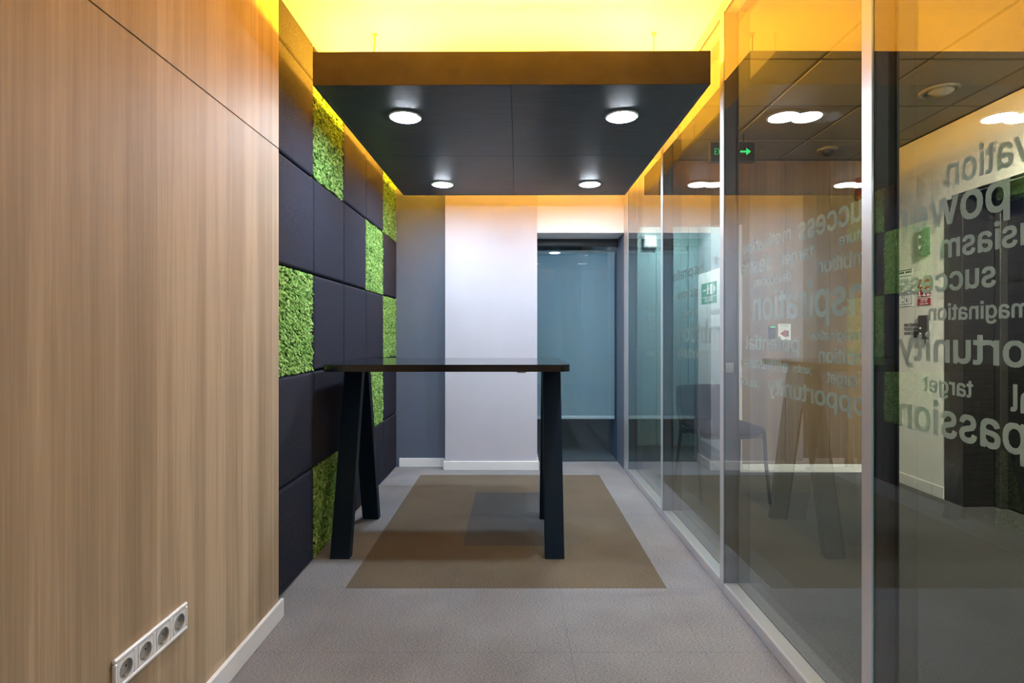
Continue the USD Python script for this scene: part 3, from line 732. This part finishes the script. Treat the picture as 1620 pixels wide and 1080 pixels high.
for xc in (-.921 - tcx, .212 - tcx):
    obj('leg', leg(xc, 2.838 - tcy, 3.085 - tcy), M['table_leg'], tb)
    obj('leg', leg(xc, 3.442 - tcy, 3.195 - tcy), M['table_leg'], tb)
obj('leg_plate', bx(-.972 - tcx, -.87 - tcx, 3.02 - tcy, 3.26 - tcy, TZ - TT - .008, TZ - TT, .001), M['table_leg'], tb)
obj('leg_plate', bx(.161 - tcx, .263 - tcx, 3.02 - tcy, 3.26 - tcy, TZ - TT - .008, TZ - TT, .001), M['table_leg'], tb)
obj('cable_bracket', [bx(.010 - tcx, .065 - tcx, 2.86 - tcy, 2.90 - tcy, TZ - TT - .009, TZ - TT, .002), bx(.014 - tcx, .061 - tcx, 2.858 - tcy, 2.90 - tcy, TZ - TT - .014, TZ - TT - .008, .002)], M['steel_small'], tb, label='small zinc bracket under the top')

# ------------------------------------------------------------------ four-gang socket on the oak wall
so = thing('wall_socket', 'white four-gang power socket strip low on the oak wall', 'socket', (XWOOD, 1.4445, .349))
L, Hh, D = .291, .081, .0105
def ringbox(y0, y1, z0, z1, wdt, x0, x1, c=.0015):
    return [bx(x0, x1, y0, y1, z1 - wdt, z1, c), bx(x0, x1, y0, y1, z0, z0 + wdt, c), bx(x0, x1, y0, y0 + wdt, z0 + wdt, z1 - wdt, c), bx(x0, x1, y1 - wdt, y1, z0 + wdt, z1 - wdt, c)]
cells = []
pitch = .071
obj('frame', ringbox(-L / 2, L / 2, -Hh / 2, Hh / 2, .0115, 0, D, .003) + [bx(0, D - .001, -pitch * (1 - k) - .007, -pitch * (1 - k) + .007, -Hh / 2 + .011, Hh / 2 - .011, .0015) for k in range(3)], M['plastic'], so)
def cupx(profile, y, n=40):
    m = lathe(profile, n)
    return frame_mesh(m, (0, y, 0), (0, 1, 0), (0, 0, 1), (1, 0, 0))
for k in range(4):
    y = (k - 1.5) * pitch
    from shapely.geometry import Point
    pl = sbox(-.0275, -.0275, .0275, .0275).difference(Point(0, 0).buffer(.0205, 24))
    m = trimesh.creation.extrude_polygon(pl, D - .004)
    ins = obj('socket_insert', frame_mesh(m, (.003, y, 0), (0, 1, 0), (0, 0, 1), (1, 0, 0)), M['plastic'], so)
    obj('cup', cupx([(0, .0015), (.019, .0015), (.0195, .003), (.0205, D), (.0225, D), (.0225, D - .002)], y), M['cup'], ins, smooth=35)
    pins = []
    for s in (-1, 1):
        pins.append(cupx([(0, .0022), (.0026, .0022), (.0026, .001), (0, .001)], 0, 14)); pins[-1].apply_translation((0, y + s * .0095, 0))
    for q in pins: obj('pin_hole', q, M['hole'], ins)
    for s in (-1, 1): obj('earth_clip', bx(.0015, .0095, y - .003, y + .003, s * .018 - .0015, s * .018 + .0015, .0006), M['brass'], ins)

# ------------------------------------------------------------------ visitor chair in the lobby
ch = thing('visitor_chair', 'aubergine upholstered visitor chair on black legs behind the glass', 'chair', (1.515, 3.925, 0), rotz=5)
def cushion(w, d, t, r=.03, n=14, bow=0.):
    u = np.linspace(-1, 1, n)
    gx, gy = np.meshgrid(u, u, indexing='ij')
    sx = gx * np.sqrt(1 - .12 * gy ** 2); sy = gy * np.sqrt(1 - .12 * gx ** 2)
    e = np.maximum(abs(gx), abs(gy)); h = np.sqrt(np.clip(1 - np.clip((e - .8) / .2, 0, 1) ** 2, 0, 1))
    top = np.stack([sx * w / 2, sy * d / 2, t / 2 * (.25 + .75 * h) + bow * gx ** 2], -1).reshape(-1, 3)
    bot = np.stack([sx * w / 2, sy * d / 2, -t / 2 * (.25 + .75 * h) + bow * gx ** 2], -1).reshape(-1, 3)
    i, j = np.meshgrid(np.arange(n - 1), np.arange(n - 1), indexing='ij')
    a = (i * n + j).ravel(); b = a + n; c = b + 1; dd = a + 1
    Ft = np.concatenate([np.stack([a, b, c], 1), np.stack([a, c, dd], 1)])
    N = n * n
    Fb = Ft[:, ::-1] + N
    rim = [k * n for k in range(n)] + [(n - 1) * n + k for k in range(1, n)] + [k * n + n - 1 for k in range(n - 2, -1, -1)] + [k for k in range(n - 2, 0, -1)]
    Fs = []
    for q in range(len(rim)):
        p, s = rim[q], rim[(q + 1) % len(rim)]
        Fs += [(p, N + p, N + s), (p, N + s, s)]
    m = trimesh.Trimesh(np.vstack([top, bot]), np.vstack([Ft, Fb, np.array(Fs)]), process=False)
    m.fix_normals(); return m
seat = cushion(.47, .43, .065, bow=.008); seat.apply_translation((0, -.01, .498))
obj('seat', seat, M['purple'], ch, smooth=50)
sh = cushion(.44, .40, .03, bow=.006); sh.apply_translation((0, -.01, .458))
obj('seat_shell', sh, M['black'], ch, smooth=50)
bk = cushion(.46, .30, .055, bow=-.03)
bk.apply_transform(trimesh.transformations.rotation_matrix(math.radians(80), (1, 0, 0))); bk.apply_translation((0, .235, .645))
obj('backrest', bk, M['purple'], ch, smooth=50)
bs = cushion(.43, .27, .02, bow=-.03)
bs.apply_transform(trimesh.transformations.rotation_matrix(math.radians(80), (1, 0, 0))); bs.apply_translation((0, .270, .64))
obj('back_shell', bs, M['black'], ch, smooth=50)
for s in (-1, 1):
    obj('leg', tube(smooth_path([(s * .248, -.225, 0), (s * .243, -.175, .30), (s * .240, -.165, .505), (s * .240, -.10, .515), (s * .235, .05, .48), (s * .230, .17, .470)], 8), .0125, 12), M['tube_black'], ch, smooth=50)
    obj('leg', tube(smooth_path([(s * .262, .245, 0), (s * .235, .17, .40), (s * .228, .18, .50), (s * .215, .255, .60), (s * .21, .290, .70)], 8), .0125, 12), M['tube_black'], ch, smooth=50)
obj('stretcher', tube([(-.235, .16, .440), (.235, .16, .440)], .010, 10), M['tube_black'], ch, smooth=50)

# ------------------------------------------------------------------ lamps that light the rooms
def lamp(name, label, loc, m, r=.10, group=None):
    t = thing(name, label, 'lamp', loc, group=group)
    obj('ring', lathe([(r, .004), (r + .014, .004), (r + .014, -.004), (r + .008, -.010), (r, -.008), (r, .004)]), M['ring'], t, smooth=30)
    obj('lens', lathe([(0, .002), (r - .0005, .002), (r - .0005, -.007), (0, -.009)]), M[m], t, smooth=30)
    return t
for x in (-.45, .45):  # unseen lamps added as fill light
    for y in (-.35, -1.6):
        lamp('added_ceiling_lamp', f"added round fill lamp behind the camera, {'left' if x < 0 else 'right'} one of the {'nearer' if y > -1 else 'farther'} pair", (x, y, CEIL), 'fill_lamp', .11, 'added fill lamps behind the camera')
for x, y in ((2.7, 2.55),):        # added unseen lobby light: the deep black tube keeps it off the corridor
    t = thing('added_lobby_lamp', 'added black cylinder lamp lighting the lobby from outside the picture', 'lamp', (x, y, LZ))
    obj('tube', lathe([(.105, .004), (.112, .004), (.112, -.095), (.105, -.095), (.105, .004)]), M['black'], t, smooth=30)
    obj('lens', lathe([(0, .003), (.1045, .003), (.1045, -.006), (0, -.007)]), M['added_lobby_lamp'], t, smooth=30)
lamp('added_ceiling_lamp', 'added round white lamp lighting the lobby from outside the picture', (2.6, .85, LZ + .004), 'added_wide_lamp', .11)  # added out of view to brighten the glass words
def spot(label, loc, aim, rad):  # unseen spotlight added to brighten a lobby wall
    t = thing('added_spotlight', label, 'spotlight', loc, group='added spotlights that brighten the lobby walls')
    d = np.array(aim, float) - np.array(loc, float); d /= np.linalg.norm(d)
    ex = np.cross((0, 0, 1.0), d); ex /= np.linalg.norm(ex); ey = np.cross(d, ex)
    put = lambda m: frame_mesh(m, (0, 0, 0), ex, ey, d)
    obj('tube', put(lathe([(0, -.05), (rad + .006, -.05), (rad + .006, .07), (rad, .07), (rad, -.044), (0, -.044)])), M['black'], t, smooth=30)
    obj('lens', put(lathe([(0, -.04), (rad - .0005, -.04), (rad - .0005, -.03), (0, -.03)])), M['added_spot'], t, smooth=30)
    obj('stem', bx(-.008, .008, -.008, .008, .03, LZ + .004 - loc[2], .001), M['black'], t)
spot('added black stem spotlight to brighten the white lobby wall', (2.5, 2.1, 2.52), (3.07, 4.02, .85), .070)
spot('added black stem spotlight to brighten the lobby wood wall', (2.05, 1.75, 2.52), (2.45, 4.58, 1.35), .022)
lamp('passage_lamp', 'round ceiling lamp of the passage', (1.5, 5.2, 2.4), 'passage_lamp', .09)
lamp('added_office_lamp', 'added round lamp lighting the blind from the room behind it', (.0, 6.3, 2.5), 'added_office_lamp', .12)  # unseen lamp added to light the blind
